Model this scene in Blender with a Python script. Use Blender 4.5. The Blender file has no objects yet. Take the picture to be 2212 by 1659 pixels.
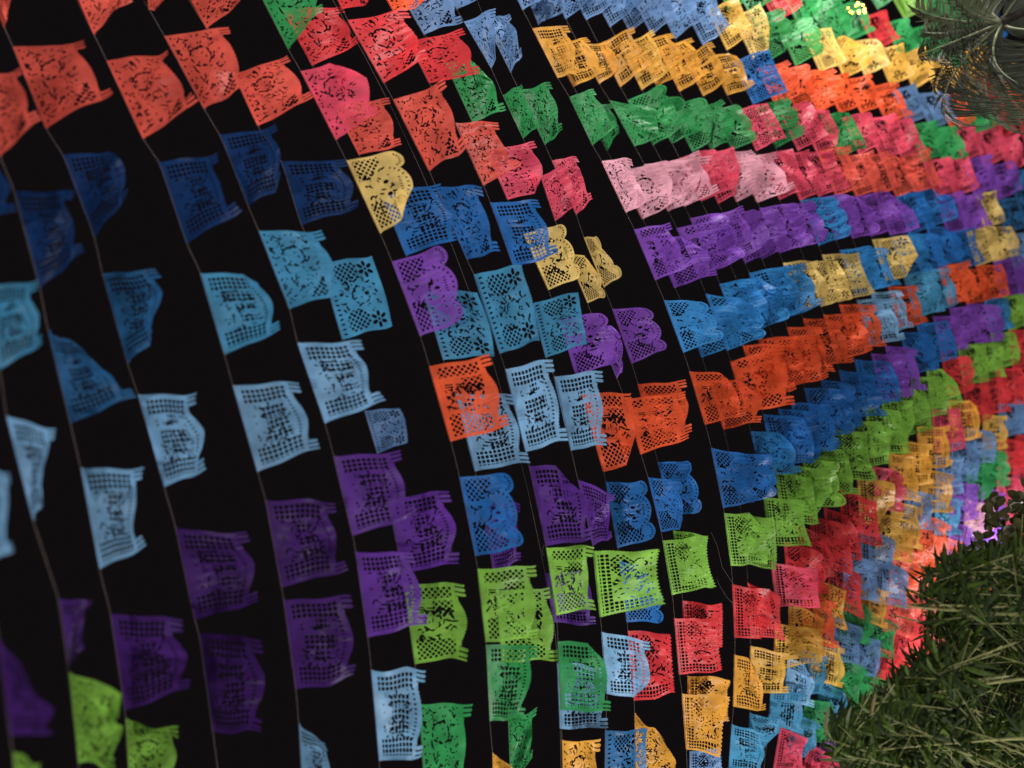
import bpy, math, random
import numpy as np
random.seed(7); rng = np.random.default_rng(7)
scene = bpy.context.scene
col = scene.collection

# ------------------------------------------------------------------ camera
CX, CY, F = 1106.0, 829.5, 1609.0            # picture measured at 2212 x 1659
EYE = np.array([0.0, 0.0, 1.6])
def cam_ray(px, py): return np.array([px-CX, -(py-CY), -F])/F
U_ = cam_ray(-800, 1250); U_ /= np.linalg.norm(U_)            # world up seen by the tilted phone
Y_ = cam_ray(2340, 260); Y_ -= U_*(Y_@U_); Y_ /= np.linalg.norm(Y_)
X_ = np.cross(Y_, U_)
R = np.array([X_, Y_, U_])
cam_data = bpy.data.cameras.new('camera'); cam = bpy.data.objects.new('camera', cam_data)
col.objects.link(cam); scene.camera = cam
from mathutils import Matrix, Vector
cam.matrix_world = Matrix.Translation(Vector(EYE)) @ Matrix([list(r) for r in R]).to_4x4()
cam_data.sensor_width = 36; cam_data.lens = F/2212*36
cam_data.clip_start = 0.05; cam_data.clip_end = 500
cam_data.dof.use_dof = True; cam_data.dof.focus_distance = 4.7; cam_data.dof.aperture_fstop = 0.55

# ------------------------------------------------------------------ night sky
world = bpy.data.worlds.new('World'); scene.world = world; world.use_nodes = True
bg = world.node_tree.nodes['Background']
bg.inputs['Color'].default_value = (0.55, 0.42, 0.50, 1); bg.inputs['Strength'].default_value = 0.006
scene.view_settings.view_transform = 'Standard'; scene.view_settings.look = 'None'
scene.view_settings.exposure = 0.65; scene.view_settings.gamma = 1.0
scene.render.resolution_x = 1024; scene.render.resolution_y = 768

# unseen lamps added to light the flags (each one stands in a lantern built further down)
ADDED_LAMPS = [  # x, y, z, watts, colour, radius
    (0.3, -3.2, 2.0, 370, (1.0, 0.93, 0.92), 0.25),
    (-4.4, 1.6, 1.9, 420, (1.0, 0.93, 0.90), 0.25),
    (4.0, 2.6, 1.9, 520, (1.0, 0.93, 0.90), 0.25),
    (3.9, 7.4, 1.9, 700, (1.0, 0.92, 0.88), 0.25),
    (-4.9, 6.6, 1.9, 260, (1.0, 0.94, 0.91), 0.25),
    (-3.8, 12.8, 1.9, 420, (1.0, 0.94, 0.91), 0.25),
]
# traced garlands: name, string points, flags (y0,y1,colour[,cx,cy,dx,dy[,pattern]])
G=[
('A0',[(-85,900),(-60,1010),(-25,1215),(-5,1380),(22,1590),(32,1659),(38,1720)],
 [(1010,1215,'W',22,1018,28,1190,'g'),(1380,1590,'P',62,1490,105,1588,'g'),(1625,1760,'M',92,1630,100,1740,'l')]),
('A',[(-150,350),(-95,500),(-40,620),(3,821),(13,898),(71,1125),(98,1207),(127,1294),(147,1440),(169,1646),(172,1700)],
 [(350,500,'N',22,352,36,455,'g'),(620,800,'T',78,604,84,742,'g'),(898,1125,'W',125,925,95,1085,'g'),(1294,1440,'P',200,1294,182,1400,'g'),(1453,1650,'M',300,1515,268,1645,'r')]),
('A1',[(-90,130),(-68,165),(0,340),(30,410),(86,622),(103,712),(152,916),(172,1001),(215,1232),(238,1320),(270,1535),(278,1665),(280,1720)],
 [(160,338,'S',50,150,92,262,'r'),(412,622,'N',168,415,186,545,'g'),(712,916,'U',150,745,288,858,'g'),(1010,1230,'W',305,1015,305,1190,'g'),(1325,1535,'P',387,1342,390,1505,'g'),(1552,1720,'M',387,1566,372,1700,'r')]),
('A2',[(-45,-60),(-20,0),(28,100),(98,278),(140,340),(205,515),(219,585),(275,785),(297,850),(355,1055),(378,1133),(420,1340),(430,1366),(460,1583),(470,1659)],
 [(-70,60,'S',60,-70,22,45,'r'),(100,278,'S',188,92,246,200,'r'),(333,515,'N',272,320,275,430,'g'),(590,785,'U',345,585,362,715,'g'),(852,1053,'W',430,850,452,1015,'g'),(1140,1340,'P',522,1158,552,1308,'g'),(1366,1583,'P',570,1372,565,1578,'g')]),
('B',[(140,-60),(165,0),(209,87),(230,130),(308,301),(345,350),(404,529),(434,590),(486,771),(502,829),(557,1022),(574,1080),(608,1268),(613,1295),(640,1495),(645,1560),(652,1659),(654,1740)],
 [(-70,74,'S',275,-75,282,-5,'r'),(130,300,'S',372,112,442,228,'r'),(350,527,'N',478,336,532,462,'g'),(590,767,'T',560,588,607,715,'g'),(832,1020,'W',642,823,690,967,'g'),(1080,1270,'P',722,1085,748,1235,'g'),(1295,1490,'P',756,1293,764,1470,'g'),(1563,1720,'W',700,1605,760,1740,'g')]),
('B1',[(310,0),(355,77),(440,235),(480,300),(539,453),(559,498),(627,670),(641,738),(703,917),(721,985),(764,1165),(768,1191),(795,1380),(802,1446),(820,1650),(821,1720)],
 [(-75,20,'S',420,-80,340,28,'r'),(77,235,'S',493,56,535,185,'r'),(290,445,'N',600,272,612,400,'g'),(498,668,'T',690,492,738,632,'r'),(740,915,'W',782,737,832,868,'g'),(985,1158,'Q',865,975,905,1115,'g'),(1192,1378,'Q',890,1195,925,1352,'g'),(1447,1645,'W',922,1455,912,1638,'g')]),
('B2',[(370,-80),(407,0),(447,62),(505,160),(555,272),(608,345),(650,487),(690,560),(740,735),(787,887),(815,980),(850,1130),(868,1232),(888,1371),(897,1440),(905,1520),(915,1660),(917,1740)],
 [(-75,62,'S',520,-85,542,-5,'r'),(160,272,'S',622,122,682,216,'r'),(347,487,'N',748,345,774,446,'g'),(568,735,'T',803,550,848,702,'t'),(887,980,'C',862,880,880,955,'t'),(1078,1240,'Q',970,1056,992,1214,'g'),(1262,1436,'M',1003,1258,1008,1428,'l'),(1520,1690,'G',1022,1528,1018,1690,'r')]),
('C',[(500,-130),(545,-45),(623,108),(650,153),(727,305),(748,346),(822,506),(846,562),(909,728),(927,789),(975,957),(992,1027),(1028,1205),(1032,1228),(1050,1390),(1058,1560),(1064,1625),(1066,1720)],
 [(-40,106,'G',672,-60,700,28,'r'),(153,303,'D',776,122,818,248,'r'),(346,505,'L',866,318,902,448,'s'),(564,727,'V',965,528,1008,690,'s'),(790,955,'O',1056,768,1100,922,'l'),(1030,1202,'B',1114,1020,1140,1182,'s'),(1228,1388,'M',1158,1224,1162,1384,'l'),(1392,1559,'G',1162,1392,1128,1552,'g'),(1626,1760,'A',1110,1650,1120,1750,'r')]),
('C1',[(555,-80),(600,0),(645,90),(675,142),(715,215),(775,335),(825,420),(877,553),(915,630),(957,778),(985,850),(1027,1019),(1050,1130),(1070,1265),(1085,1430),(1097,1530),(1102,1659),(1103,1740)],
 [(20,142,'R',742,15,785,92,'r'),(-110,-5,'R',690,-120,715,-20,'r'),(225,335,'S',840,208,868,312,'r'),(425,553,'B',950,392,1000,510,'g'),(628,778,'T',1030,628,1068,768,'t'),(850,1019,'W',1112,852,1146,1000,'g'),(1085,1240,'Q',1125,1085,1126,1210,'g'),(1275,1432,'M',1195,1268,1208,1432,'l'),(1530,1690,'G',1160,1545,1150,1650,'r')]),
('D',[(695,-60),(730,0),(750,42),(830,180),(849,214),(928,370),(940,400),(1010,565),(1028,600),(1080,765),(1092,797),(1141,998),(1178,1165),(1180,1185),(1203,1332),(1205,1385),(1212,1540),(1214,1595),(1218,1740)],
 [(-70,20,'R',820,-80,850,5,'r'),(42,180,'R',880,22,925,128,'r'),(214,370,'S',966,180,1012,322,'r'),(403,562,'B',1040,402,1082,545,'r'),(592,765,'T',1128,570,1165,738,'t'),(797,978,'W',1194,772,1228,948,'g'),(1006,1180,'Q',1252,1004,1282,1168,'g'),(1183,1330,'M',1284,1178,1288,1316,'l'),(1385,1535,'G',1308,1380,1318,1532,'g'),(1598,1760,'A',1300,1606,1306,1750,'r')]),
('D1',[(790,-80),(838,0),(885,95),(925,178),(985,265),(1045,402),(1059,437),(1109,577),(1150,655),(1178,773),(1200,815),(1234,974),(1264,1105),(1283,1190),(1297,1334),(1300,1363),(1312,1500),(1308,1577),(1306,1740)],
 [(-60,28,'O',925,-50,922,8,'r'),(90,180,'R',1000,62,1040,162,'r'),(265,402,'S',1075,262,1128,350,'r'),(437,578,'B',1162,432,1208,548,'g'),(655,773,'T',1250,628,1268,742,'t'),(813,974,'W',1300,798,1308,960,'g'),(1035,1180,'Q',1330,1068,1322,1160,'g'),(1190,1334,'M',1428,1186,1440,1308,'z'),(1365,1500,'W',1400,1378,1408,1512,'g'),(1577,1740,'U',1395,1568,1400,1730,'t')]),
('D1b',[(1170,1200),(1195,1330),(1204,1420),(1210,1575),(1212,1659)],
 [(1238,1345,'Q',1285,1225,1288,1350,'g'),(1432,1575,'W',1316,1440,1315,1580,'g')]),
('D2',[(830,-75),(872,0),(915,75),(960,130),(1020,265),(1050,320),(1097,432),(1130,505),(1185,627),(1205,680),(1245,812),(1257,855),(1305,1022),(1312,1060),(1335,1185),(1345,1250),(1356,1358),(1370,1515),(1372,1560),(1374,1740)],
 [(-40,75,'C',965,-70,1000,42,'r'),(135,265,'G',1054,122,1092,232,'r'),(322,432,'D',1154,308,1190,405,'r'),(505,627,'L',1222,478,1262,595,'s'),(690,812,'V',1312,672,1338,782,'s'),(850,1020,'O',1362,846,1402,996,'l'),(1040,1185,'B',1402,1040,1424,1162,'s'),(1210,1345,'B',1432,1240,1432,1340,'s'),(1362,1515,'R',1450,1368,1460,1505,'z'),(1540,1690,'A',1425,1590,1478,1680,'r')]),
('D3',[(940,-65),(975,0),(1001,45),(1062,148),(1085,205),(1130,300),(1165,370),(1200,478),(1222,545),(1270,656),(1285,700),(1334,821),(1350,862),(1392,1006),(1400,1030),(1432,1165),(1453,1286),(1457,1334),(1467,1458),(1474,1495),(1483,1620),(1486,1740)],
 [(-50,20,'C',1040,-80,1062,-10,'r'),(46,148,'C',1072,20,1080,118,'r'),(205,300,'G',1128,182,1168,272,'r'),(380,478,'D',1225,352,1250,440,'r'),(545,655,'L',1300,560,1312,640,'s'),(705,818,'V',1338,700,1345,802,'s'),(862,982,'O',1478,846,1486,948,'l'),(1030,1150,'B',1480,1040,1490,1140,'s'),(1167,1286,'M',1528,1160,1550,1270,'z'),(1335,1458,'R',1560,1340,1565,1456,'z'),(1498,1620,'A',1578,1500,1555,1632,'z')]),
('E0',[(1010,-60),(1045,40),(1104,159),(1120,192),(1178,314),(1191,345),(1247,468),(1260,512),(1305,623),(1323,666),(1366,788),(1378,828),(1416,977),(1421,998),(1452,1120),(1454,1143),(1472,1275),(1475,1295),(1480,1420),(1487,1458),(1490,1620),(1490,1740)],
 [(45,158,'C',1100,22,1128,112,'r'),(193,314,'G',1188,182,1215,282,'r'),(346,465,'D',1246,336,1280,432,'r'),(512,622,'L',1292,510,1350,592,'s'),(667,786,'V',1410,664,1446,752,'s'),(829,960,'O',1476,822,1492,935,'l'),(998,1115,'B',1497,994,1526,1106,'s'),(1145,1265,'M',1532,1156,1545,1270,'z'),(1297,1410,'R',1562,1304,1562,1400,'z'),(1460,1570,'A',1578,1464,1580,1560,'z'),(1622,1730,'C',1560,1622,1562,1735,'z')]),
('E',[(1080,-70),(1118,0),(1150,61),(1204,169),(1231,209),(1279,315),(1301,347),(1352,460),(1371,495),(1416,606),(1435,648),(1477,762),(1490,802),(1524,918),(1537,967),(1562,1098),(1566,1108),(1580,1223),(1583,1262),(1588,1378),(1587,1414),(1585,1527),(1581,1564),(1574,1659),(1570,1740)],
 [(-90,22,'C'),(61,169,'A',1225,52,1248,158,'g'),(209,315,'G',1282,190,1338,272,'r'),(347,460,'K',1366,340,1412,430,'r'),(495,606,'V',1450,480,1500,572,'l'),(648,762,'E',1528,650,1572,728,'s'),(802,918,'O',1590,805,1618,895,'l'),(967,1098,'B',1625,985,1640,1085,'s'),(1108,1223,'M',1648,1110,1660,1218,'z'),(1262,1378,'R',1672,1276,1682,1382,'z'),(1414,1527,'A',1650,1432,1660,1542,'g'),(1564,1659,'T',1655,1590,1652,1680,'g')]),
('E1',[(1100,-100),(1162,53),(1190,98),(1240,188),(1262,235),(1311,327),(1335,370),(1388,474),(1410,515),(1458,622),(1480,668),(1517,773),(1532,820),(1564,929),(1574,972),(1598,1085),(1601,1110),(1613,1218),(1615,1258),(1621,1375),(1622,1395),(1622,1500),(1620,1540),(1615,1640),(1612,1740)],
 [(-50,53,'C'),(98,188,'A',1268,82,1310,155,'g'),(235,327,'G',1320,225,1338,288,'r'),(370,474,'K',1440,352,1462,440,'r'),(515,622,'V',1520,505,1552,590,'l'),(668,773,'E',1600,655,1618,735,'s'),(820,929,'O',1650,820,1640,910,'l'),(975,1085,'B',1680,985,1690,1075,'s'),(1110,1218,'M',1672,1120,1678,1235,'z'),(1258,1375,'R',1690,1290,1700,1385,'z'),(1395,1500,'Y',1705,1412,1706,1500,'g'),(1540,1640,'T',1700,1560,1680,1600,'l')]),
('E2',[(1150,-100),(1247,90),(1293,182),(1317,215),(1371,316),(1391,353),(1443,457),(1462,491),(1510,598),(1525,634),(1572,758),(1578,780),(1619,921),(1623,931),(1645,1030),(1651,1074),(1661,1180),(1669,1240),(1680,1311),(1673,1368),(1671,1450),(1665,1490),(1660,1570),(1650,1660),(1645,1740)],
 [(-60,42,'C'),(92,182,'A',1322,92,1338,150,'g'),(216,316,'G',1420,230,1440,288,'r'),(354,457,'K',1540,340,1510,430,'r'),(492,598,'V',1590,462,1600,560,'l'),(634,758,'E',1640,650,1660,725,'s'),(780,890,'O',1690,745,1715,875,'l'),(931,1030,'E',1720,935,1735,1020,'r'),(1074,1180,'M',1740,1080,1755,1180,'z'),(1215,1311,'D',1768,1230,1772,1310,'z'),(1345,1450,'Y',1775,1360,1775,1425,'z'),(1490,1565,'T',1745,1500,1738,1588,'g')]),
]
# band colours of the far garlands: x, y, colour (where that colour hangs)
S_FAR = [(1300,135,'A'),(1345,145,'A'),(1385,150,'Y'),(1405,158,'A'),(1365,50,'A'),(1250,20,'C'),(1320,35,'C'),(1400,60,'C'),(1560,405,'K'),(1610,385,'K'),(1690,430,'K'),(1475,60,'C'),(1600,70,'Y'),(1650,90,'L'),(1720,110,'L'),(1800,130,'L'),(1880,140,'Y'),(1950,150,'Y'),(1990,160,'Y'),(1520,70,'C'),(1440,60,'C'),
(1560,15,'G'),(1630,25,'G'),(1700,60,'G'),(1760,80,'G'),(1840,70,'G'),(1830,15,'G'),(1900,20,'G'),(1950,30,'M'),(1980,70,'G'),(1690,30,'R'),(1920,70,'R'),(1935,110,'R'),(1500,-10,'R'),(2050,20,'G'),(2100,60,'G'),(2180,60,'B'),
(1420,168,'B'),(1480,170,'A'),(1530,180,'A'),(1590,175,'A'),(1640,190,'B'),(1690,195,'O'),(1730,200,'O'),(1780,210,'O'),(1850,215,'O'),(1900,220,'O'),(1940,230,'O'),(2000,215,'C'),(2030,240,'C'),(2060,230,'O'),(2100,230,'O'),(2150,150,'A'),(2190,190,'R'),(2170,230,'O'),
(1400,270,'G'),(1500,275,'G'),(1600,275,'G'),(1690,260,'G'),(1740,280,'D'),(1790,262,'D'),(1820,280,'G'),(1770,260,'D'),(1860,270,'O'),(1880,300,'D'),(1930,290,'D'),(2030,290,'G'),(2090,280,'G'),(2130,270,'R'),(2190,270,'R'),
(1500,400,'K'),(1600,420,'K'),(1650,420,'K'),(1705,415,'K'),(1540,385,'D'),(1740,360,'D'),(1830,370,'S'),(1900,330,'D'),(1850,400,'S'),(1960,390,'S'),(2030,360,'D'),(2100,340,'D'),(2180,320,'D'),(2060,390,'D'),
(1500,540,'V'),(1600,540,'V'),(1660,530,'V'),(1720,530,'V'),(1780,470,'V'),(1850,470,'E'),(1900,480,'V'),(1930,470,'B'),(1990,470,'B'),(2080,430,'V'),(2130,420,'V'),(2190,430,'U'),(2200,480,'U'),(1960,520,'E'),(2010,510,'E'),
(2080,515,'L'),(2130,490,'L'),(2160,480,'L'),(2040,540,'B'),(1560,690,'E'),(1640,690,'E'),(1720,680,'B'),(1780,650,'E'),(1815,590,'L'),(1880,580,'E'),(1940,570,'L'),(1980,600,'E'),(2020,590,'T'),(2060,560,'B'),(2110,600,'O'),(2150,580,'O'),(2190,560,'C'),
(1600,860,'O'),(1700,830,'O'),(1780,800,'O'),(1670,760,'O'),(1850,700,'O'),(1900,680,'W'),(1960,650,'O'),(1950,690,'W'),(2030,690,'W'),(2080,640,'O'),(2140,650,'E'),(2190,600,'V'),(2000,640,'T'),(2060,680,'B'),(2090,700,'V'),
(1660,960,'E'),(1730,930,'B'),(1790,900,'B'),(1860,820,'B'),(1900,770,'V'),(1950,760,'V'),(2000,740,'B'),(2070,780,'V'),(2110,760,'M'),(2150,720,'M'),(2200,700,'M'),(2200,790,'R'),
(1740,1010,'M'),(1800,1050,'M'),(1830,1020,'M'),(1890,930,'M'),(1950,930,'M'),(1980,860,'M'),(2020,830,'M'),(2060,860,'L'),(2020,890,'R'),(2120,830,'R'),(2150,810,'R'),(2110,860,'R'),
(1700,1130,'M'),(1780,1060,'M'),(1900,1030,'D'),(1930,950,'G'),(1980,965,'G'),(1970,1000,'A'),(2020,980,'A'),(2050,950,'A'),(2070,930,'D'),(2120,910,'A'),(2160,890,'C'),(2190,880,'C'),(2150,950,'Y'),(2190,950,'R'),(2000,1040,'A'),(1945,1100,'Y'),(2000,1090,'C'),(2040,1030,'C'),(2090,1020,'C'),(2110,960,'C'),
(1700,1270,'D'),(1780,1190,'R'),(1840,1160,'R'),(1800,1240,'R'),(1820,1110,'R'),(1900,1150,'Y'),(1960,1080,'Y'),(1990,1140,'O'),(2010,1150,'O'),(2040,1110,'T'),(2070,1120,'Y'),(2100,1070,'V'),(2130,1050,'G'),(2160,1010,'G'),(2190,1050,'D'),(2120,1110,'K'),(2150,1090,'K'),(2110,1160,'V'),(2180,1120,'D'),
(1960,1220,'O'),(1930,1260,'C'),(1870,1230,'C'),(1890,1350,'G'),(1850,1390,'C'),(1770,1290,'A'),(1835,1280,'A'),(1760,1320,'O'),(1800,1340,'A'),(1770,1400,'Y'),(1730,1390,'Y'),(1950,1300,'S'),(1970,1350,'R'),(1910,1400,'R'),(1940,1390,'R'),(1870,1430,'R'),(1840,1440,'G'),(1780,1440,'T'),(1720,1500,'W'),(1760,1530,'G'),(1790,1480,'T'),(1720,1560,'T'),(1760,1600,'V'),(1720,1620,'D'),(1700,1650,'D')]
# ------------------------------------------------------------------ helpers
NRM = np.array([math.sin(math.radians(-6)), math.cos(math.radians(-6)), 0.0])   # every garland hangs in a plane across the lane
def on_plane(px, py, D):
    r = R @ cam_ray(px, py); return EYE + r*(D/(r@NRM))
def depth_of(P): return -(R.T @ (P-EYE))[2]
def at_depth(px, py, z): return EYE + (R @ cam_ray(px, py))*z

def mesh_obj(name, verts, faces, mat, parent=None, smooth=True):
    me = bpy.data.meshes.new(name); me.from_pydata([tuple(v) for v in verts], [], faces)
    if smooth: me.shade_smooth()
    if mat: me.materials.append(mat)
    o = bpy.data.objects.new(name, me); col.objects.link(o)
    if parent is not None:
        o.parent = parent; o.matrix_parent_inverse = Matrix.Translation(-parent.location)
    return o
def empty(name, loc, label, cat, group=None):
    o = bpy.data.objects.new(name, None); o.empty_display_size = .1; o.location = Vector([float(a) for a in loc])
    col.objects.link(o); o['label'] = label; o['category'] = cat
    if group: o['group'] = group
    return o
def tube(points, rad, n=6, closed_ends=True):
    P = np.array(points, float); V = []; Fc = []
    if np.ndim(rad) == 0: rad = [rad]*len(P)
    for i, p in enumerate(P):
        t = P[min(i+1, len(P)-1)]-P[max(i-1, 0)]; t /= np.linalg.norm(t)+1e-12
        a = np.cross(t, [0.13, 0.21, 1.0]); a /= np.linalg.norm(a); b = np.cross(t, a)
        for k in range(n):
            w = 2*math.pi*k/n; V.append(p+rad[i]*(a*math.cos(w)+b*math.sin(w)))
    for i in range(len(P)-1):
        for k in range(n):
            k2 = (k+1) % n; Fc.append((i*n+k, i*n+k2, (i+1)*n+k2, (i+1)*n+k))
    if closed_ends: Fc.append(tuple(range(n))[::-1]); Fc.append(tuple((len(P)-1)*n+k for k in range(n)))
    return V, Fc

def mat_base(name):
    m = bpy.data.materials.new(name); m.use_nodes = True; nt = m.node_tree
    return m, nt, nt.nodes, nt.links
def film_material(name, rgb, clear=0.13, trans=0.40):
    """thin coloured plastic sheet: diffuse + light let through + a little see-through + gloss"""
    m, nt, N, L = mat_base(name); p = N['Principled BSDF']; out = N['Material Output']
    tc = N.new('ShaderNodeTexCoord'); nz = N.new('ShaderNodeTexNoise'); nz.inputs['Scale'].default_value = 9; nz.inputs['Detail'].default_value = 4
    L.new(tc.outputs['Object'], nz.inputs['Vector'])
    mr = N.new('ShaderNodeMapRange'); mr.inputs['From Min'].default_value = .3; mr.inputs['From Max'].default_value = .7
    mr.inputs['To Min'].default_value = .70; mr.inputs['To Max'].default_value = 1.20; L.new(nz.outputs['Fac'], mr.inputs['Value'])
    oi = N.new('ShaderNodeObjectInfo'); m2 = N.new('ShaderNodeMapRange'); m2.inputs['To Min'].default_value = .82; m2.inputs['To Max'].default_value = 1.12
    L.new(oi.outputs['Random'], m2.inputs['Value'])
    mu = N.new('ShaderNodeMath'); mu.operation = 'MULTIPLY'; L.new(mr.outputs[0], mu.inputs[0]); L.new(m2.outputs[0], mu.inputs[1])
    vm = N.new('ShaderNodeVectorMath'); vm.operation = 'SCALE'; vm.inputs[0].default_value = rgb; L.new(mu.outputs[0], vm.inputs['Scale'])
    n2 = N.new('ShaderNodeTexNoise'); n2.inputs['Scale'].default_value = 26; n2.inputs['Detail'].default_value = 3; L.new(tc.outputs['Object'], n2.inputs['Vector'])
    bp = N.new('ShaderNodeBump'); bp.inputs['Strength'].default_value = .45; bp.inputs['Distance'].default_value = .006; L.new(n2.outputs['Fac'], bp.inputs['Height'])
    L.new(vm.outputs[0], p.inputs['Base Color']); p.inputs['Roughness'].default_value = .42; p.inputs['Specular IOR Level'].default_value = .22
    L.new(bp.outputs[0], p.inputs['Normal'])
    tr = N.new('ShaderNodeBsdfTranslucent'); L.new(vm.outputs[0], tr.inputs['Color'])
    mx = N.new('ShaderNodeMixShader'); mx.inputs[0].default_value = trans; L.new(p.outputs[0], mx.inputs[1]); L.new(tr.outputs[0], mx.inputs[2])
    tp = N.new('ShaderNodeBsdfTransparent'); tp.inputs['Color'].default_value = tuple(.35+.65*c for c in rgb)+(1,)
    mz = N.new('ShaderNodeMixShader'); mz.inputs[0].default_value = clear; L.new(mx.outputs[0], mz.inputs[1]); L.new(tp.outputs[0], mz.inputs[2])
    L.new(mz.outputs[0], out.inputs['Surface']); return m
def simple(name, rgb, rough=.7, scale=20, lo=.7, hi=1.2, spec=.3, bump=.2, trans=0):
    m, nt, N, L = mat_base(name); p = N['Principled BSDF']
    tc = N.new('ShaderNodeTexCoord'); nz = N.new('ShaderNodeTexNoise'); nz.inputs['Scale'].default_value = scale; nz.inputs['Detail'].default_value = 5
    L.new(tc.outputs['Object'], nz.inputs['Vector'])
    mr = N.new('ShaderNodeMapRange'); mr.inputs['From Min'].default_value = .3; mr.inputs['From Max'].default_value = .7
    mr.inputs['To Min'].default_value = lo; mr.inputs['To Max'].default_value = hi; L.new(nz.outputs['Fac'], mr.inputs['Value'])
    vm = N.new('ShaderNodeVectorMath'); vm.operation = 'SCALE'; vm.inputs[0].default_value = rgb; L.new(mr.outputs[0], vm.inputs['Scale'])
    L.new(vm.outputs[0], p.inputs['Base Color']); p.inputs['Roughness'].default_value = rough; p.inputs['Specular IOR Level'].default_value = spec
    bp = N.new('ShaderNodeBump'); bp.inputs['Strength'].default_value = bump; bp.inputs['Distance'].default_value = .01; L.new(nz.outputs['Fac'], bp.inputs['Height']); L.new(bp.outputs[0], p.inputs['Normal'])
    if trans:
        tr = N.new('ShaderNodeBsdfTranslucent'); L.new(vm.outputs[0], tr.inputs['Color']); mx = N.new('ShaderNodeMixShader'); mx.inputs[0].default_value = trans
        L.new(p.outputs[0], mx.inputs[1]); L.new(tr.outputs[0], mx.inputs[2]); L.new(mx.outputs[0], N['Material Output'].inputs['Surface'])
    return m
def glow(name, rgb, s):
    m, nt, N, L = mat_base(name); p = N['Principled BSDF']; p.inputs['Base Color'].default_value = (*rgb, 1)
    p.inputs['Emission Color'].default_value = (*rgb, 1); p.inputs['Emission Strength'].default_value = s; return m

COL = {'S': ('salmon red', (.72,.105,.075)), 'R': ('bright red', (.74,.05,.06)), 'D': ('rose pink', (.78,.085,.155)), 'O': ('orange red', (.92,.125,.04)),
       'A': ('amber', (.84,.42,.06)), 'Y': ('golden yellow', (.84,.50,.09)), 'L': ('pale yellow', (.82,.61,.19)), 'G': ('emerald green', (.035,.33,.095)),
       'M': ('lime green', (.25,.56,.075)), 'B': ('royal blue', (.022,.165,.52)), 'N': ('dim-lit navy blue', (.008,.042,.16)), 'U': ('dusty blue', (.03,.16,.38)),  # N is darkened to stand for the weaker light on the left garlands
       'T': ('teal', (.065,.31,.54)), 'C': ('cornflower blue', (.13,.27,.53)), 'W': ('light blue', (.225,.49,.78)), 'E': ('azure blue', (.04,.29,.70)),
       'P': ('dim-lit purple', (.062,.017,.165)), 'V': ('violet', (.25,.08,.55)), 'Q': ('brighter-lit purple', (.125,.035,.33)), 'K': ('pale pink', (.86,.42,.53))}  # P and Q are one purple with the light level put into the colour
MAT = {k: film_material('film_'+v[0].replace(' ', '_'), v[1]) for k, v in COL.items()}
M_cord = simple('cord_fibre', (.085,.066,.058), .8, 60)
M_metal = simple('lamp_metal', (.05,.05,.055), .45, 30)
M_leafA = simple('bamboo_leaf_green', (.040,.072,.009), .55, 8, .6, 1.3, .2, .1, .3)
M_leafB = simple('bamboo_leaf_dark', (.012,.026,.004), .6, 8, .6, 1.3, .2, .1, .3)
M_leafC = simple('bamboo_leaf_dry', (.24,.20,.10), .5, 8, .7, 1.2, .4, .1, .3)
M_culm = simple('bamboo_cane', (.16,.17,.06), .5, 15)
M_broad = simple('broad_leaf', (.060,.062,.022), .4, 8, .6, 1.3, .4, .1, .2)
M_palm = simple('palm_leaf_grey_green', (.075,.095,.055), .5, 12, .6, 1.25, .35, .1, .25)
M_palmdark = simple('palm_leaf_dark', (.035,.042,.028), .5, 12, .6, 1.25, .35, .1, .25)
M_palmrib = simple('palm_rib', (.12,.14,.08), .5, 12)
M_trunk = simple('palm_bark', (.018,.016,.013), .9, 14, .5, 1.3)

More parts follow.
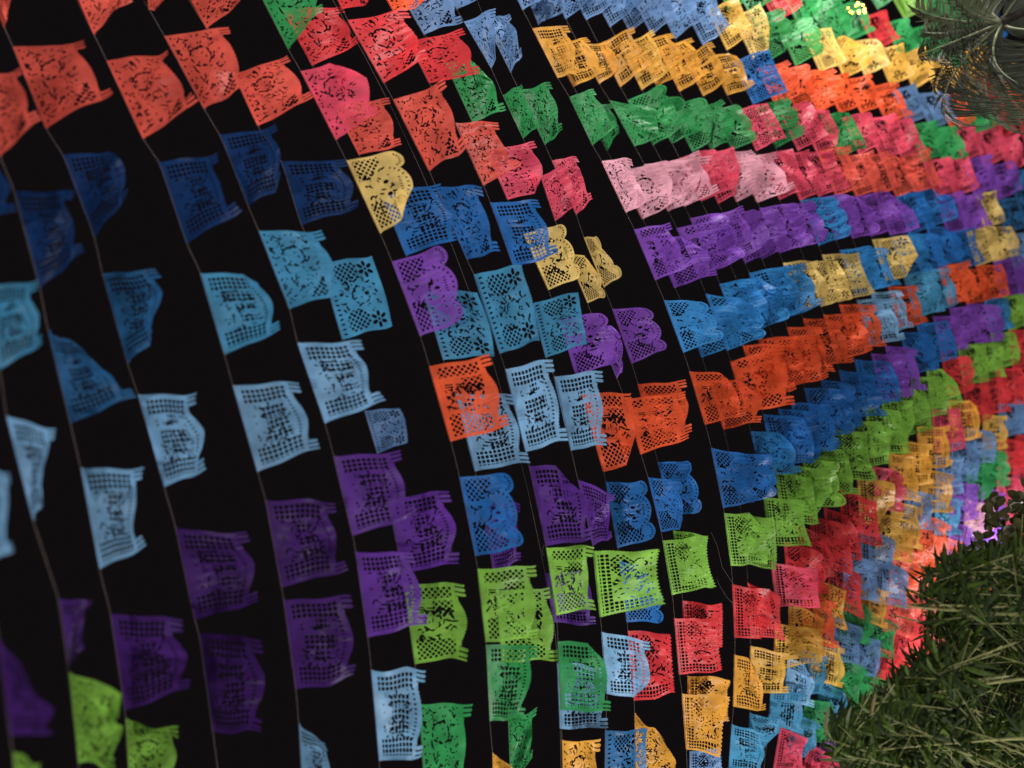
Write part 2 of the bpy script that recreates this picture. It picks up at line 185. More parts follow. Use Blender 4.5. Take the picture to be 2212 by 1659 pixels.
# ------------------------------------------------------------------ cut-out patterns (u 0..40 cm along the cord, v 0..30 cm down)
def lat(a, b, pitch, bar): return np.minimum(np.abs(((a/pitch) % 1)-.5), np.abs(((b/pitch) % 1)-.5))*0 + (pitch/2-bar/2-np.maximum(np.abs(((a/pitch) % 1)-.5), np.abs(((b/pitch) % 1)-.5))*pitch)
def box(u, v, a, b, c, d): return np.minimum(np.minimum(u-a, b-u), np.minimum(v-c, d-v))      # >0 inside
def ell(u, v, cu, cv, ru, rv, ang=0):
    c, s = math.cos(ang), math.sin(ang); x = (u-cu)*c+(v-cv)*s; y = -(u-cu)*s+(v-cv)*c
    return (1-np.sqrt((x/ru)**2+(y/rv)**2))*min(ru, rv)
def pattern_field(kind, seed, u, v):
    r = random.Random(seed*31+ord(kind))
    sc = .28*np.abs(np.sin(u*math.pi/1.6)); scv = .28*np.abs(np.sin(v*math.pi/1.6))
    side = np.minimum(u-.25+scv-.2, 39.75-u+scv-.2)
    if kind in 'grl':
        body = 25.6+2.4*np.cos((u-20)/11*math.pi/2)*(np.abs(u-20) < 11) - .0 + sc*1.6 - v
        fing = -np.ones_like(u)*9
        for base in (3.0, 37.0):
            for k in (-1, 0, 1):
                c0 = base+k*2.35; hw = .82
                f = np.minimum(hw-np.abs(u-c0), 29.0-v); tip = ell(u, v, c0, 29.0, hw, .95)
                fing = np.maximum(fing, np.maximum(f, tip))
        out = np.maximum(np.minimum(body, 30-v), fing)
        corner = np.minimum(24.8-v, 1e9)
        out = np.where((u < 6.6) | (u > 33.4), np.maximum(np.minimum(24.8-v, 5), fing), np.minimum(body, 30-v))
    elif kind == 's':
        out = np.maximum(22.5-v, np.maximum(ell(u, v, 5.6, 23, 5.6, 5.8), ell(u, v, 34.4, 23, 5.6, 5.8)))
        out = np.maximum(out, ell(u, v, 20, 17, 12.5, 12.2))
    elif kind == 'z':
        out = 28.6+1.3*np.abs(((u/2.3) % 1)*2-1)-v
    else:
        out = 29.4+sc*1.8-v
    Fd = np.minimum(np.minimum(out, side), v+.01)
    holes = -np.ones_like(u)*9
    def add(h): 
        nonlocal holes; holes = np.maximum(holes, h)
    dg = lat(u+v, u-v, 3.0, .85); gr = lat(u, v, 2.3, .62)
    def slits(n, a, b, c, d, lo=.45, hi=1.0, asp=2.2):
        for _ in range(n):
            w = r.uniform(lo, hi); add(ell(u, v, r.uniform(a, b), r.uniform(c, d), w, w*r.uniform(1.1, asp), r.uniform(-1.4, 1.4)))
    if kind == 'g':
        add(np.minimum(gr, box(u, v, 2.3, 9.4, 3.0, 23))); add(np.minimum(gr, box(u, v, 30.4, 37.7, 3.0, 23)))
        for k in range(3):
            c0 = 10.5+k*6.6+r.uniform(-.8, .8); a_ = r.uniform(5, 13); add(np.minimum(gr, box(u, v, c0, c0+r.choice([3.4, 4.7, 5.8]), a_, r.uniform(17, 22))))
        slits(56, 9.5, 30.5, 5, 22, .24, .46, 4.5)
        for k in range(12):
            c0 = 9.5+k*1.9; add(ell(u, v, c0, 22.6+2.0*math.cos((c0-20)/11*math.pi/2), .45, .8, 0))
    elif kind == 'l':
        add(np.minimum(dg, box(u, v, 2.0, 7.6, 3, 23))); add(np.minimum(dg, np.minimum(box(u, v, 27, 38, 2.5, 23), (u-24)-(v)*.28)))
        for k in range(2): add(np.minimum(.32-np.abs(u-11-k*1.2-.10*(v)), np.minimum(v-3, np.minimum(22-v, np.sin(v*1.2)+.75))))
        add(np.minimum(dg, np.minimum(box(u, v, 9, 17, 13, 23), (v-12)-(u-9)*-.2)))
        slits(60, 13, 28, 3, 23, .28, .6, 4.0)
        for k in range(7): add(ell(u, v, 18.5+4.6*math.cos(k*.9), 12+4.6*math.sin(k*.9), .55, 1.2, k*.9))
    elif kind == 'r':
        slits(150, 2, 38, 2.2, 23, .22, .44, 4.6)
        add(np.minimum(dg, np.minimum(box(u, v, 22, 38, 5, 23), (u-20)+(v-32)*.9)))
        for k in range(10): add(ell(u, v, 2.2+k*3.9, 1.9, .7, .5))
        for k in range(9):
            a = k*.7; add(ell(u, v, 15+5.2*math.cos(a), 12+5.2*math.sin(a), .5, 1.4, a))
    elif kind == 's':
        add(np.minimum(dg, np.minimum(box(u, v, 1.6, 13, 1.8, 16), 21-(u+v)))); add(np.minimum(dg, np.minimum(box(u, v, 25, 38.4, 1.8, 20), (u-v)-15.5)))
        for cu in (5.6, 34.4):
            for k in range(7):
                a = -1.2+k*.4; add(ell(u, v, cu+3.7*math.sin(a), 23+3.7*math.cos(a), .36, .95, -a))
        slits(48, 8, 33, 3, 21, .28, .55, 4.0)
        add(ell(u, v, 16.5, 15.5, 1.1, 1.6)); add(ell(u, v, 23.5, 15.5, 1.1, 1.6)); add(ell(u, v, 20, 18.8, .8, 1.0))
        for k in range(6): add(ell(u, v, 16.5+k*1.4, 23.3, .32, 1.1))
        for k in range(11):
            a = -1.25+k*.25; add(ell(u, v, 20+10.6*math.sin(a), 17+10.2*math.cos(a), .45, .8, -a))
    elif kind == 't':
        for cu in (6, 34):
            for k in range(6):
                a = k*math.pi/3; add(ell(u, v, cu+2.9*math.cos(a), 23.5+2.9*math.sin(a), 1.0, 1.7, a+1.57))
            add(ell(u, v, cu, 23.5, .8, .8))
        add(np.minimum(dg, np.minimum(box(u, v, 2, 13, 6, 19), 9-(np.abs(u-7)+np.abs(v-12.5))))); add(np.minimum(dg, np.minimum(box(u, v, 27, 38, 6, 19), 9-(np.abs(u-33)+np.abs(v-12.5)))))
        for k in range(15): add(ell(u, v, 2.6+k*2.5, 2.9, .5, 1.25, r.uniform(-.3, .3)))
        slits(60, 10, 30, 5, 27, .28, .6, 3.5)
        for k in range(10):
            a = k*.63; add(ell(u, v, 20+4.6*math.cos(a), 17+4.6*math.sin(a), .4, 1.1, a))
    elif kind == 'z':
        add(np.minimum(gr, box(u, v, 1.8, 38.2, 1.4, 6.6))); add(np.minimum(gr, box(u, v, 32, 38.2, 5, 25)))
        add(np.minimum(dg, np.minimum(box(u, v, 2, 16, 7, 18), (u < 99)*8-(np.abs(u-9)+np.abs(v-12)))))
        slits(70, 5, 31, 8, 25, .28, .58, 4.0)
        for k in range(9): add(ell(u, v, 3+k*4.2, 26.3, .7, .5))
    return np.minimum(Fd, -holes)
def build_pattern(kind, seed, nu, nv):
    us = np.linspace(0, 40, nu+1); vs = np.linspace(0, 30.2, nv+1); Ug, Vg = np.meshgrid(us, vs, indexing='ij')
    Fd = pattern_field(kind, seed, Ug, Vg); Fd = np.where(np.abs(Fd) < 1e-4, 1e-4, Fd)
    V = []; idx = {}; faces = []
    def vtx(key, a, b):
        if key not in idx: idx[key] = len(V); V.append((a, b))
        return idx[key]
    ins = Fd > 0; du, dv = 40/nu, 30.2/nv
    for i in range(nu):
        for j in range(nv):
            c = [(i, j), (i+1, j), (i+1, j+1), (i, j+1)]; s = [ins[a] for a in c]
            if not any(s): continue
            poly = []
            for k in range(4):
                a, b = c[k], c[(k+1) % 4]
                if s[k]: poly.append(vtx(a, a[0]*du, a[1]*dv))
                if s[k] != s[(k+1) % 4]:
                    t = Fd[a]/(Fd[a]-Fd[b]); key = (a, b) if a < b else (b, a)
                    poly.append(vtx(key, (a[0]+t*(b[0]-a[0]))*du, (a[1]+t*(b[1]-a[1]))*dv))
            if len(poly) >= 3: faces.append(tuple(poly))
    A = np.array(V); return A[:, 0]/40, np.minimum(A[:, 1]/30, 1.0), faces
PAT = {}
def pattern(kind, seed, lod):
    key = (kind, seed, lod)
    if key not in PAT:
        nu, nv = {2: (100, 76), 1: (62, 47), 0: (34, 26)}[lod]; PAT[key] = build_pattern(kind, seed, nu, nv)
    return PAT[key]
PNAME = {'g': 'square grid cut-outs', 'l': 'diamond lattice cut-outs', 'r': 'leafy slit cut-outs', 's': 'rounded lobes', 't': 'flower cut-outs', 'z': 'saw-toothed edge'}

# ------------------------------------------------------------------ garlands
def smooth_pts(pts):
    p = np.array(pts, float); ys = np.arange(p[0, 1], p[-1, 1]+1, 12.0); xs = np.interp(ys, p[:, 1], p[:, 0])
    k = np.array([1, 2, 3, 2, 1])/9; xp = np.pad(xs, 2, mode='reflect', reflect_type='odd'); return ys, np.convolve(xp, k, 'valid')
def hang_angle(x, y):
    a = np.interp(y, [0, 250, 500, 750, 1000, 1200, 1400, 1659], [30, 24, 19, 12, 7, 2, -4, -10])
    b = np.interp(y, [0, 250, 500, 700, 950, 1080, 1400], [20, 17, 12, 7, 0, -12, -16])
    w = min(max((x-1500)/250, 0), 1); return a*(1-w)+b*w
def flag_mesh(A0, A1, C0, C1, kind, seed, lod, rr):
    u, v, faces = pattern(kind, seed, lod)
    fold = np.zeros_like(u)
    if lod >= 1 and rr.random() < .18:
        uu = u if rr.random() < .5 else 1-u; c_ = rr.uniform(1.45, 1.75); s_ = uu+v-c_; m_ = s_ > 0
        fold = np.where(m_, .004+.035*np.sqrt(np.maximum(s_, 0))*rr.choice((-1, 1)), 0); sh = np.where(m_, s_, 0)
        u = np.where(m_, (u-sh) if uu is u else (u+sh), u); v = v-sh
    fold = fold[:, None]; u = u[:, None]; v = v[:, None]
    P = (1-v)*((1-u)*A0+u*A1)+v*((1-u)*C0+u*C1)
    W = np.linalg.norm(A1-A0); nr = np.cross(A1-A0, C0-A0+C1-A1); nr /= np.linalg.norm(nr); au = (A1-A0)/W; av = (C0+C1-A0-A1); av /= np.linalg.norm(av)
    P = P+nr*fold
    s = W/.4; f1, f2, p1, p2, p3 = rr.uniform(.5, 1.3), rr.uniform(.3, .9), rr.uniform(0, 6.3), rr.uniform(0, 6.3), rr.uniform(0, 6.3)
    a1 = rr.uniform(.008, .022); a2 = rr.uniform(.0006, .0022)
    d = a1*np.minimum(v*1.6, 1)*np.sin(6.283*(f1*u+f2*v)+p1)+a2*np.sin(6.283*(rr.uniform(3.5, 6)*u+.7*v)+p2)*np.minimum(v*2, 1)
    d += .0008*np.sin(6.283*(rr.uniform(8, 11)*u+1.5*v*np.sin(5*u+p3))+p3)*np.minimum(v*3, 1)
    d += rr.uniform(-.03, .03)*v*v
    for _ in range(3):      # sharp creases left by folding and wind
        ca, sa, cc = math.cos(rr.uniform(-.9, .9)), math.sin(rr.uniform(-.9, .9)), rr.uniform(.1, .9); q = ca*u+sa*v
        d += rr.choice((-1, 1))*rr.uniform(.012, .034)*np.abs(((q*1.6+cc) % 1)-.5)*np.minimum(v*1.5, 1)
    lift = rr.uniform(-.03, .03)*np.sin(3.1416*u)*v**2
    P = P+nr*d*s+av*(lift*s)+au*(.008*s*v*np.sin(6.283*1.3*v+p2))
    # the hem: top edge folded over the cord and glued, a second layer
    n0 = len(P); hv = []; hf = []; hw = rr.uniform(.035, .055)
    for k in range(9):
        b0 = A0+(A1-A0)*(.004+.992*k/8); dn = (C0+C1-A0-A1)/2
        hv += [b0-dn*.012-nr*.0025, b0+dn*(hw+rr.uniform(-.006, .006))-nr*.003]
        if k: q = n0+2*k; hf.append((q-2, q, q+1, q-1))
    return np.vstack([P, np.array(hv)]), list(faces)+hf
HEROCUT, MIDCUT = 110, 78
def garland(name_idx, pts, flags, D, label, far=False):
    rr = random.Random(name_idx*101+5)
    ys, xs = smooth_pts(pts); X = lambda y: float(np.interp(y, ys, xs))
    C3 = np.array([on_plane(x, y, D) for x, y in zip(xs, ys)])
    # the cord runs on past the picture on both sides to the cables it is tied to
    def tail(P, Q, xt):
        d = P-Q; d /= np.linalg.norm(d); out = []; n = 12; L = abs(xt-P[0])/max(abs(d[0]), .3)
        for k in range(1, n+1):
            t = L*k/n; p = P+d*t; p[2] = P[2]+d[2]*t+.06*t*t; out.append(p)
        return out
    left, right = (C3[-1], C3[-3]), (C3[0], C3[2])
    sgn0 = np.sign(C3[0][0]-C3[-1][0])
    full = tail(*right, 3.4*sgn0)[::-1]+list(C3[::2])+tail(*left, -4.2*sgn0)
    root = empty('flag_garland', C3[len(C3)//2], label, 'garland', 'paper flag garlands strung overhead')
    V, Fc = tube(full, .0014, 5); mesh_obj('cord', V, Fc, M_cord, root)
    for fl in flags:
        y0, y1, c = fl[:3]; w = y1-y0
        A0 = on_plane(X(y0), y0, D); A1 = on_plane(X(y1), y1, D)
        if len(fl) > 4:
            cx, cy, dx, dy = fl[3:7]; kind = fl[7]
        else:
            kind = fl[3] if len(fl) > 3 else rr.choice('grlstz')
            ln = math.hypot(w, X(y1)-X(y0))*rr.uniform(.68, .80); th = hang_angle(X(y0), y0)+rr.uniform(-5, 5)
            t0 = math.radians(th-rr.uniform(2, 9)); t1 = math.radians(th+rr.uniform(0, 8))
            cx, cy = X(y0)+ln*math.cos(t0), y0-ln*math.sin(t0); dx, dy = X(y1)+ln*math.cos(t1), y1-ln*math.sin(t1)
        zb = rr.uniform(-.05, .05)
        C0 = at_depth(cx, cy, depth_of(A0)+zb+rr.uniform(-.02, .02)); C1 = at_depth(dx, dy, depth_of(A1)+zb+rr.uniform(-.02, .02))
        lod = 2 if w > HEROCUT else 1 if w > MIDCUT else 0
        seed = rr.randrange(4) if lod == 2 else rr.randrange(3) if lod == 1 else rr.randrange(2)
        P, Fc = flag_mesh(A0, A1, C0, C1, kind, seed, lod, rr)
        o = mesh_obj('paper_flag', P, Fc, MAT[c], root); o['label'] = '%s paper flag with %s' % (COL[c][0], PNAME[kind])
    return root, full
DIST = {'A0':.62,'A':.92,'A1':1.18,'A2':1.48,'B':1.78,'B1':2.08,'B2':2.38,'C':2.64,'C1':2.88,'D':3.08,'D1':3.34,'D1b':3.44,'D2':3.68,'D3':4.02,'E0':4.25,'E':4.68,'E1':4.95,'E2':5.22}
LABEL = {
 'A0': 'garland cut by the left edge with a lime flag in the bottom left corner',
 'A': 'garland near the left edge with pale blue flag above dim purple and tall lime ones',
 'A1': 'garland with a dusty blue flag folded to a triangle above a pale blue one',
 'A2': 'garland with a red flag at the upper left and two dim purple flags below',
 'B': 'garland with a large salmon flag, a teal flag and a crisp light blue one',
 'B1': 'garland with light blue flags both left of centre and on the bottom edge',
 'B2': 'garland with a half hidden teal flag and a lime flag beside dim purple ones',
 'C': 'garland of green, rose, pale yellow, purple, orange, blue and lime flags',
 'C1': 'garland just behind the pale yellow flag, with royal blue, teal and light blue flags',
 'D': 'garland with a big red flag near the top and a twisted blue one below',
 'D1': 'garland of red, salmon and blue flags ending in a lime saw-toothed flag over light blue',
 'D1b': 'short-looking garland showing only one purple and one light blue flag low in the middle',
 'D2': 'garland with an orange flag hanging just right of the two light blue ones',
 'D3': 'garland just left of the curled yellow flag, with two overlapping orange flags',
 'E0': 'garland lining the left side of the black gap, with a curled yellow flag',
 'E': 'garland lining the right side of the black gap, amber, green, pale pink, violet',
 'E1': 'first garland behind the one lining the right side of the black gap',
 'E2': 'second garland behind the one lining the right side of the black gap'}
ends = []
for i, (nm, pts, fl) in enumerate(G):
    r_, full = garland(i, pts, fl, DIST[nm], LABEL[nm]); ends.append((full[0], full[-1]))
    if nm == 'E0':      # frayed ends trailing from this cord
        for th in ([(1536,1150),(1549,1178),(1560,1225),(1584,1262)], [(1548,1250),(1556,1268),(1570,1290),(1586,1307)], [(1176,1176),(1171,1190),(1175,1200)]):
            V, Fc = tube([at_depth(x, y, 4.6+.02*q) for q, (x, y) in enumerate(th)], .0011, 4); mesh_obj('loose_thread', V, Fc, M_cord, r_)

# outline of the bamboo crown as seen from the viewer
BAM = [(1815,1720),(1798,1620),(1828,1560),(1880,1520),(1930,1492),(1982,1450),(2010,1390),(2010,1305),(2022,1250),(2060,1220),(2110,1210),(2160,1200),(2300,1185),(2320,1720)]
def inside(poly, x, y):
    c = False; n = len(poly)
    for i in range(n):
        x1, y1 = poly[i]; x2, y2 = poly[(i+1) % n]
        if (y1 > y) != (y2 > y) and x < (x2-x1)*(y-y1)/(y2-y1)+x1: c = not c
    return c
# far garlands: one behind the other towards the end of the lane
P_E2 = np.array([(1100,-190),(1150,-100),(1247,90),(1293,182),(1371,316),(1443,457),(1510,598),(1572,758),(1620,921),(1651,1074),(1669,1240),(1678,1368),(1671,1490),(1655,1620),(1635,1740)], float)
P_F = np.array([(1740,-190),(1835,-60),(1890,30),(1954,180),(1993,267),(2014,321),(2060,450),(2105,600),(2136,750),(2150,900),(2146,1050),(2128,1200),(2092,1350),(2045,1500),(1975,1660)], float)
ROWY = [-330, -180, -30, 115, 262, 403, 550, 705, 862, 1025, 1165, 1320, 1470, 1612, 1755, 1900, 2050, 2210, 2380]   # band centres on garland E
XE = [890, 1000, 1095, 1178, 1255, 1326, 1393, 1456, 1508, 1550, 1572, 1586, 1586, 1578, 1566, 1548, 1525, 1498, 1465]
VPX = 2780.0; VPY = [270, 340, 330, 355, 340, 330, 300, 280]+[255]*20
s_list = [.065, .13, .185, .25, .32, .40, .47, .54, .60, .67, .74, .81, .88, .95, 1.02, 1.09, 1.16, 1.24, 1.33]
ORD = ['third', 'fourth', 'fifth', 'sixth', 'seventh', 'eighth', 'ninth', 'tenth', 'eleventh', 'twelfth', 'thirteenth', 'fourteenth', 'fifteenth', 'sixteenth', 'seventeenth', 'eighteenth', 'nineteenth', 'twentieth', 'twenty-first', 'twenty-second', 'twenty-third', 'twenty-fourth', 'twenty-fifth', 'twenty-sixth']
frr = random.Random(99)
def lookup(x, y):
    best = sorted(((sx-x)**2+((sy-y)*1.5)**2, c) for sx, sy, c in S_FAR)[:3]
    return best[0][1] if frr.random() < .84 else best[frr.choice((1, 2))][1]
for i, s in enumerate(s_list):
    t = np.linspace(0, 1, 40)
    a = np.stack([np.interp(t*14, range(15), P_E2[:, k]) for k in (0, 1)], 1); b = np.stack([np.interp(t*14, range(15), P_F[:, k]) for k in (0, 1)], 1)
    pp = a+(b-a)*s; D = 5.22*math.exp(.46*s+.22*max(s-.55, 0))
    fl = []; lastb = -999
    for k in range(len(ROWY)):
        # where the band line of this row meets the cord
        tt = np.linspace(0, .85, 800); lx = XE[k]+(VPX-XE[k])*tt; ly = ROWY[k]+(VPY[k]-ROWY[k])*tt
        cx = np.interp(ly, pp[:, 1], pp[:, 0]); j = int(np.argmin(np.abs(cx-lx))); yc = ly[j]+frr.uniform(-7, 7)
        if abs(cx[j]-lx[j]) > 6 or yc < -180: continue
        # length of a 0.4 m flag here
        A = on_plane(float(np.interp(yc, pp[:, 1], pp[:, 0])), yc, D); x2 = float(np.interp(yc+40, pp[:, 1], pp[:, 0])); B = on_plane(x2, yc+40, D)
        h = 40*.41/np.linalg.norm(A-B)/2*frr.uniform(.92, 1.04)
        if yc-h < lastb-3: yc = lastb-3+h
        if yc-h > 1690: continue
        px_ = float(np.interp(yc, pp[:, 1], pp[:, 0]))
        if inside(BAM, px_-5, yc-h) and inside(BAM, px_, yc+h*.5): lastb = yc+h; continue     # wholly behind the bamboo
        lastb = yc+h
        xm = float(np.interp(yc, pp[:, 1], pp[:, 0]))
        c = lookup(xm+h*.7, yc-6)
        kind = {'K':'r','L':'t','Y':'g','A':'g','O':'l','M':'z','R':'z','G':'s','V':'s','P':'g','W':'g','C':'z','E':'s','B':'s','T':'l','D':'z','S':'l','U':'l','N':'g'}[c]
        if frr.random() < .3: kind = frr.choice('grlstz')
        fl.append((yc-h, yc+h, c, kind))
    r_, full = garland(100+i, [(float(x), float(y)) for x, y in pp], fl, D, ('%s garland behind the wide black gap, ' % ORD[i]) + ('crossing the %s' % ('right half' if s < .5 else 'area left of the palm' if s < .9 else 'far right edge')), True)
    ends.append((full[0], full[-1]))
# the two long cables along the lane that the garlands are tied to
for k, lab in ((0, 'steel cable along the right side of the lane that the garlands are tied to'), (1, 'steel cable along the left side of the lane that the garlands are tied to')):
    pts = sorted([tuple(e[k]) for e in ends], key=lambda p: p[1]); V, Fc = tube(pts, .006, 6)
    o = mesh_obj('support_cable', V, Fc, M_metal); o['label'] = lab; o['category'] = 'cable'

# ------------------------------------------------------------------ ground
me_v = [(-60, -60, 0), (60, -60, 0), (60, 120, 0), (-60, 120, 0)]
g = mesh_obj('ground', me_v, [(0, 1, 2, 3)], simple('paving', (.16, .14, .12), .8, 3, .6, 1.3, .3, .4)); g['kind'] = 'structure'

# ------------------------------------------------------------------ foliage
def blade(base, d, nrm, L, W, droop, bend=3, shape=(0, .75, 1, .7, 0)):
    """lance shaped leaf: returns verts/faces"""
    d = d/np.linalg.norm(d); sd = np.cross(d, nrm); sd /= np.linalg.norm(sd)+1e-9; V = []; n = len(shape)
    for k in range(n):
        t = k/(n-1); c = base+d*L*t+np.array([0, 0, -1])*droop*L*t*t; w = W*shape[k]/2
        if w == 0: V.append(c)
        else: V += [c-sd*w, c+nrm*W*.12, c+sd*w]
    Fc = []
    # first tip
    Fc += [(0, 1, 2), (0, 2, 3)]
    b = 1
    for k in range(1, n-2):
        Fc += [(b, b+3, b+4, b+1), (b+1, b+4, b+5, b+2)]; b += 3
    Fc += [(b, b+3, b+1), (b+1, b+3, b+2)]
    return V, Fc
class Acc:
    def __init__(s): s.V = []; s.F = []
    def add(s, V, Fc):
        n = len(s.V); s.V += list(V); s.F += [tuple(a+n for a in f) for f in Fc]
Upw = np.array([0, 0, 1.0])
to_cam = lambda P: (EYE-P)/np.linalg.norm(EYE-P)
BIAS = R @ np.array([.70, .55, 0])
def bamboo(poly, n_twig, zr, rs, label, seed):
    rr = random.Random(seed); base = at_depth(2250, 1500, zr[0]+.6); base[2] = 0
    root = empty('bamboo', base, label, 'bamboo', None)
    leaves = []; canes = Acc()
    for _ in range(n_twig*30):
        if len(leaves) > n_twig*14: break
        x, y = rr.uniform(1740, 2320), rr.uniform(1150, 1700)
        if not inside(poly, x, y): continue
        z = rr.uniform(*zr); P = at_depth(x, y, z)
        edge = not (inside(poly, x-45, y-20) and inside(poly, x-10, y-45))
        if not edge and math.sin(P[0]*7.1+1)*math.sin(P[1]*6.3+2)*.6+math.sin(P[2]*9+P[0]*5)*.5 > .12 and rr.random() < .85: continue
        # twig leaning outward and up, leaves fanned near its end
        out = np.array([rr.uniform(-1, 1), rr.uniform(-.7, .3), rr.uniform(-.1, 1.1)]); out += (at_depth(x-60, y-25, z)-P)*1.2/.2*.25; out /= np.linalg.norm(out)
        L = rr.uniform(.18, .40); tw = [P-out*L*.9, P, P+out*L*.3]; V, Fc = tube(tw, [.0028, .002, .0008], 4, False); canes.add(V, Fc)
        for k in range(rr.randint(11, 18)):
            t = rr.uniform(-.35, .32); b = P+out*L*t
            side = np.cross(out, [rr.uniform(-1, 1), rr.uniform(-1, 1), rr.uniform(-1, 1)]); side /= np.linalg.norm(side)+1e-9
            d = out*rr.uniform(.3, .9)+side*rr.uniform(.3, .8)+BIAS*rr.uniform(.2, 1.0); nrm = to_cam(b)+side*rr.uniform(-.8, .8)+Upw*.3; nrm /= np.linalg.norm(nrm)
            Ll = rr.uniform(.08, .17); leaves.append((b, d, nrm, Ll, Ll*rr.uniform(.10, .145), rr.uniform(.05, .35), rr.random()))
    # main canes
    for k in range(9):
        x, y = rr.uniform(1850, 2230), rr.uniform(1300, 1640); T = at_depth(x, y, rr.uniform(*zr)); Bt = base+np.array([rr.uniform(-.5, .5), rr.uniform(-.4, .4), 0])
        pts = [Bt*(1-t)+T*t+np.array([0, 0, .4*math.sin(t*3.14)]) for t in np.linspace(0, 1, 9)]
        V, Fc = tube(pts, list(np.linspace(.012, .004, 9)), 7); mesh_obj('cane', V, Fc, M_culm, root)
    o = mesh_obj('twigs', canes.V, canes.F, M_culm, root); o['kind'] = 'stuff'
    leaves.sort(key=lambda l: np.linalg.norm(l[0]-EYE)/l[3])
    def vis(l):
        q = R.T @ (l[0]-EYE); px = CX+F*q[0]/-q[2]; py = CY-F*q[1]/-q[2]; return px < 2212 and py < 1659
    near = [l for l in leaves if vis(l)][:260]; ids = set(id(l) for l in near)
    for l in near:
        V, Fc = blade(*l[:6]); mesh_obj('leaf', V, Fc, M_leafC if l[6] < .03 else M_leafA if l[6] < .6 else M_leafB, root)
    for m, lo, hi, nmx in ((M_leafC, 0, .012, 'dry_foliage'), (M_leafA, .012, .45, 'foliage'), (M_leafB, .45, 1.01, 'foliage')):
        a = Acc()
        for l in leaves:
            if id(l) not in ids and lo <= l[6] < hi: a.add(*blade(*l[:6]))
        o = mesh_obj(nmx, a.V, a.F, m, root); o['kind'] = 'stuff'
bamboo(BAM, 520, (3.6, 5.0), 1, 'dense bamboo with narrow drooping leaves filling the bottom right corner', 3)

# dark broad-leaved shrub above the bamboo at the right edge
rr = random.Random(12); zc = 5.4; base = at_depth(2300, 1150, zc); base[2] = 0
shr = empty('shrub', base, 'dark broad-leaved shrub rising above the bamboo at the right edge', 'shrub')
acc = Acc(); st = Acc(); cnt = 0; near = 0
SHP = [(2090,1215),(2110,1150),(2140,1140),(2135,1080),(2150,1060),(2190,1075),(2260,1030),(2260,1260),(2080,1260)]
pts = []
while cnt < 330:
    x, y = rr.uniform(2060, 2270), rr.uniform(1020, 1270)
    if not inside(SHP, x, y): continue
    cnt += 1; P = at_depth(x, y, zc+rr.uniform(-.35, .35)); d = np.array([rr.uniform(-1, 1), rr.uniform(-1, 1), rr.uniform(-.2, 1)]); nrm = to_cam(P)+np.array([rr.uniform(-.7, .7) for _ in range(3)])
    L = rr.uniform(.08, .13); V, Fc = blade(P, d, nrm/np.linalg.norm(nrm), L, L*.55, .1, shape=(0, .8, 1, .95, .6, 0))
    if cnt < 120: mesh_obj('leaf', V, Fc, M_broad, shr)
    else: acc.add(V, Fc)
    pts.append(P)
for k in range(14):
    T = pts[k*9]; b = base+np.array([rr.uniform(-.1, .1), 0, 0]); mid = (b+T)/2+np.array([rr.uniform(-.1, .1), 0, .1]); V, Fc = tube([b, mid, T], [.012, .008, .003], 6); st.add(V, Fc)
mesh_obj('stem', st.V, st.F, M_culm, shr); o = mesh_obj('foliage', acc.V, acc.F, M_broad, shr); o['kind'] = 'stuff'

# fan of palm fronds at the top right
def palm(cx, cy, z, label, seed, fronds):
    rr = random.Random(seed); C0 = at_depth(cx, cy, z); base = C0.copy(); base[2] = 0
    root = empty('palm_tree', base, label, 'palm')
    V, Fc = tube([base, base*.5+C0*.5+np.array([.05, 0, 0]), C0], [.08, .07, .05], 12); mesh_obj('trunk', V, Fc, M_trunk, root)
    for (ex, ey, dz, sag) in fronds:
        T = at_depth(ex, ey, z+dz); ctrl = (C0+T)/2+Upw*sag
        t = np.linspace(0, 1, 16)[:, None]; mid = (1-t)**2*C0+2*t*(1-t)*ctrl+t*t*T
        V, Fc = tube(mid, list(np.linspace(.014, .003, 16)), 6); fr = mesh_obj('frond', V, Fc, M_palmrib, root); a = Acc(); n = 28
        Lf = np.linalg.norm(T-C0)
        for k in range(n):
            q = .16+.84*k/(n-1); p = (1-q)**2*C0+2*q*(1-q)*ctrl+q*q*T; tg = 2*(1-q)*(ctrl-C0)+2*q*(T-ctrl); tg /= np.linalg.norm(tg)
            for sgn in (-1, 1):
                side = np.cross(tg, to_cam(p))*sgn; side /= np.linalg.norm(side); d = side*(.8-.4*q)+tg*(.6+.5*q)+np.array([0, 0, -.15]); nrm = to_cam(p)+side*rr.uniform(-.3, .3)+Upw*rr.uniform(0, .5)
                L = Lf*(.42-.22*abs(q-.4))*rr.uniform(.85, 1.1); a.add(*blade(p, d, nrm/np.linalg.norm(nrm), L, .0135, rr.uniform(.3, 1.0), shape=(0, .9, 1, .8, .5, 0)))
        o = mesh_obj('leaflets', a.V, a.F, M_palm if rr.random() < .55 else M_palmdark, fr); o['kind'] = 'stuff'; o.matrix_parent_inverse = Matrix.Identity(4)
palm(2165, 50, 5.6, 'grey-green palm with drooping feathery fronds in the top right corner', 21,
     [(1980,20,.1,.12),(2010,-70,.2,.1),(1985,120,-.1,.20),(2055,250,-.2,.34),(2165,262,-.15,.22),(2260,215,.1,.2),(2090,-90,.2,.1),(2255,-60,-.3,.1),(2045,110,.3,.2),(2290,60,-.35,.12),(2020,190,.05,.24),(2110,235,.2,.28),(2000,70,.35,.15),(2200,180,-.3,.2),(2120,-10,.3,.1),(2225,265,.1,.2),(2060,-20,-.2,.12)])

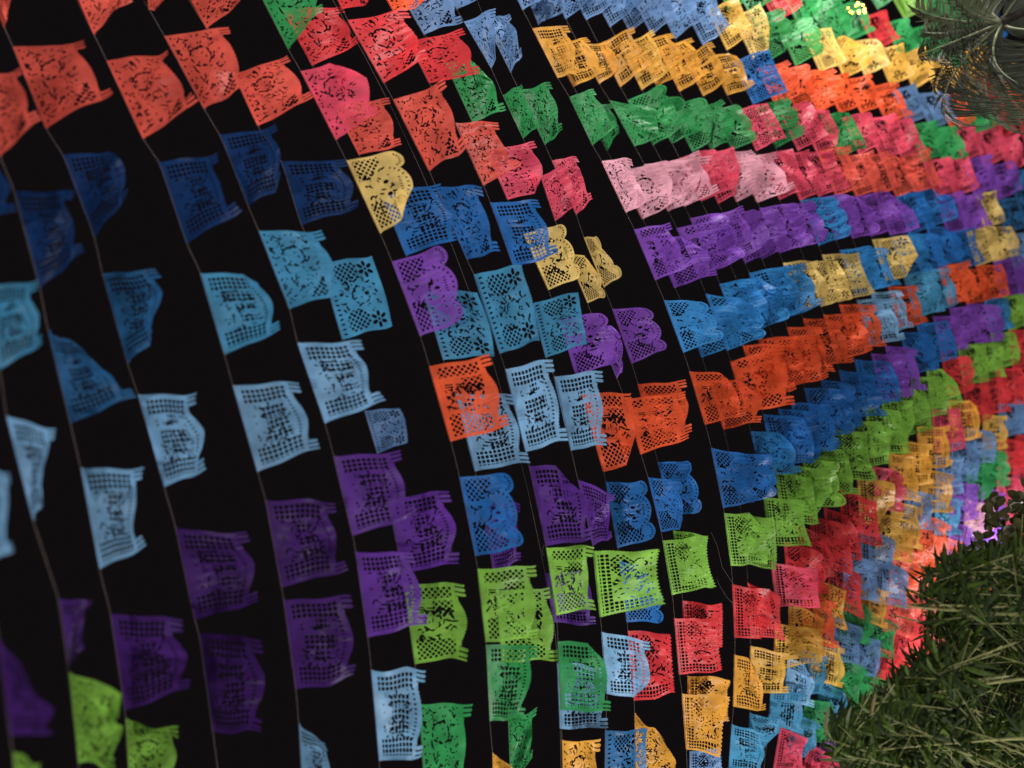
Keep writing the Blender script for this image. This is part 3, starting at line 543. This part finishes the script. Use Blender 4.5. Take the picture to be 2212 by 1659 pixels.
# ------------------------------------------------------------------ lamps
def lathe(C0, prof, n=12):
    V = []; Fc = []
    for r_, z in prof:
        for k in range(n): V.append(np.array([C0[0]+r_*math.cos(2*math.pi*k/n), C0[1]+r_*math.sin(2*math.pi*k/n), C0[2]+z]))
    for i in range(len(prof)-1):
        for k in range(n): Fc.append((i*n+k, i*n+(k+1) % n, (i+1)*n+(k+1) % n, (i+1)*n+k))
    return V, Fc
LL = ['unseen lantern added in the lane behind the viewer', 'unseen lantern added on the left nearest the viewer', 'unseen lantern added on the right nearest the viewer', 'unseen lantern added on the right further down the lane', 'unseen lantern added on the left beside the bamboo', 'unseen lantern added at the far end of the lane']
for (x, y, z, w, c, rad), lab in zip(ADDED_LAMPS, LL):  # out of view, placed to brighten the garlands
    root = empty('added_lantern', (x, y, 0), lab, 'street lamp', 'unseen lanterns added to light the flags')
    o = mesh_obj('post', *lathe((x, y, 0), [(.0, 0), (.14, 0), (.13, .08), (.05, .16), (.035, .3), (.03, z-.32), (.07, z-.28), (.0, z-.27)]), M_metal, root)
    mesh_obj('reflector', *lathe((x, y, z), [(.05, -.27), (.16, -.20), (.21, -.08), (.20, -.08), (.15, -.19), (.04, -.25)]), M_metal, root)
    mesh_obj('bulb', *lathe((x, y, z), [(.0, -.22), (.04, -.20), (.055, -.15), (.04, -.11), (.0, -.09)]), glow('added_lantern_bulb', c, 30), root)
    ld = bpy.data.lights.new('added_lantern_light', 'POINT'); ld.energy = w; ld.color = c; ld.shadow_soft_size = rad*.5
    lo = bpy.data.objects.new('added_lantern_light', ld); col.objects.link(lo); lo.parent = root; lo.location = (0, 0, z)
def bulbs(px, py, z, n, spread, rgb, strength, label, seed, watts):
    rr = random.Random(seed); C0 = at_depth(px, py, z); root = empty('string_light', C0, label, 'string light')
    pts = []
    for k in range(n):
        P = at_depth(px+rr.uniform(-1, 1)*spread*1.6, py+rr.uniform(-1, 1)*spread, z+rr.uniform(-.1, .1)); pts.append(P)
        V, Fc = lathe(P, [(0, -.011), (.007, -.008), (.010, 0), (.007, .008), (0, .012)], 8); mesh_obj('bulb', V, Fc, glow('bulb_glow', rgb, strength), root)
    pts.sort(key=lambda p: p[0]); V, Fc = tube([p+np.array([0, 0, .02]) for p in pts], .002, 5); mesh_obj('wire', V, Fc, M_metal, root)
    ld = bpy.data.lights.new('bulb_light', 'POINT'); ld.energy = watts; ld.color = rgb; ld.shadow_soft_size = .08
    lo = bpy.data.objects.new('bulb_light', ld); col.objects.link(lo); lo.parent = root; lo.location = Vector(R @ np.array([-.1, 0, .5]))
bulbs(1850, 18, 6.7, 12, 12, (1.0, .62, .10), 4.5, 'cluster of warm fairy lights glowing among green flags at the top', 5, 12)
bulbs(2105, 1148, 8.4, 7, 12, (.75, .88, 1.0), 6, 'cool white fairy lights between the pink flags and the bamboo', 6, 6)
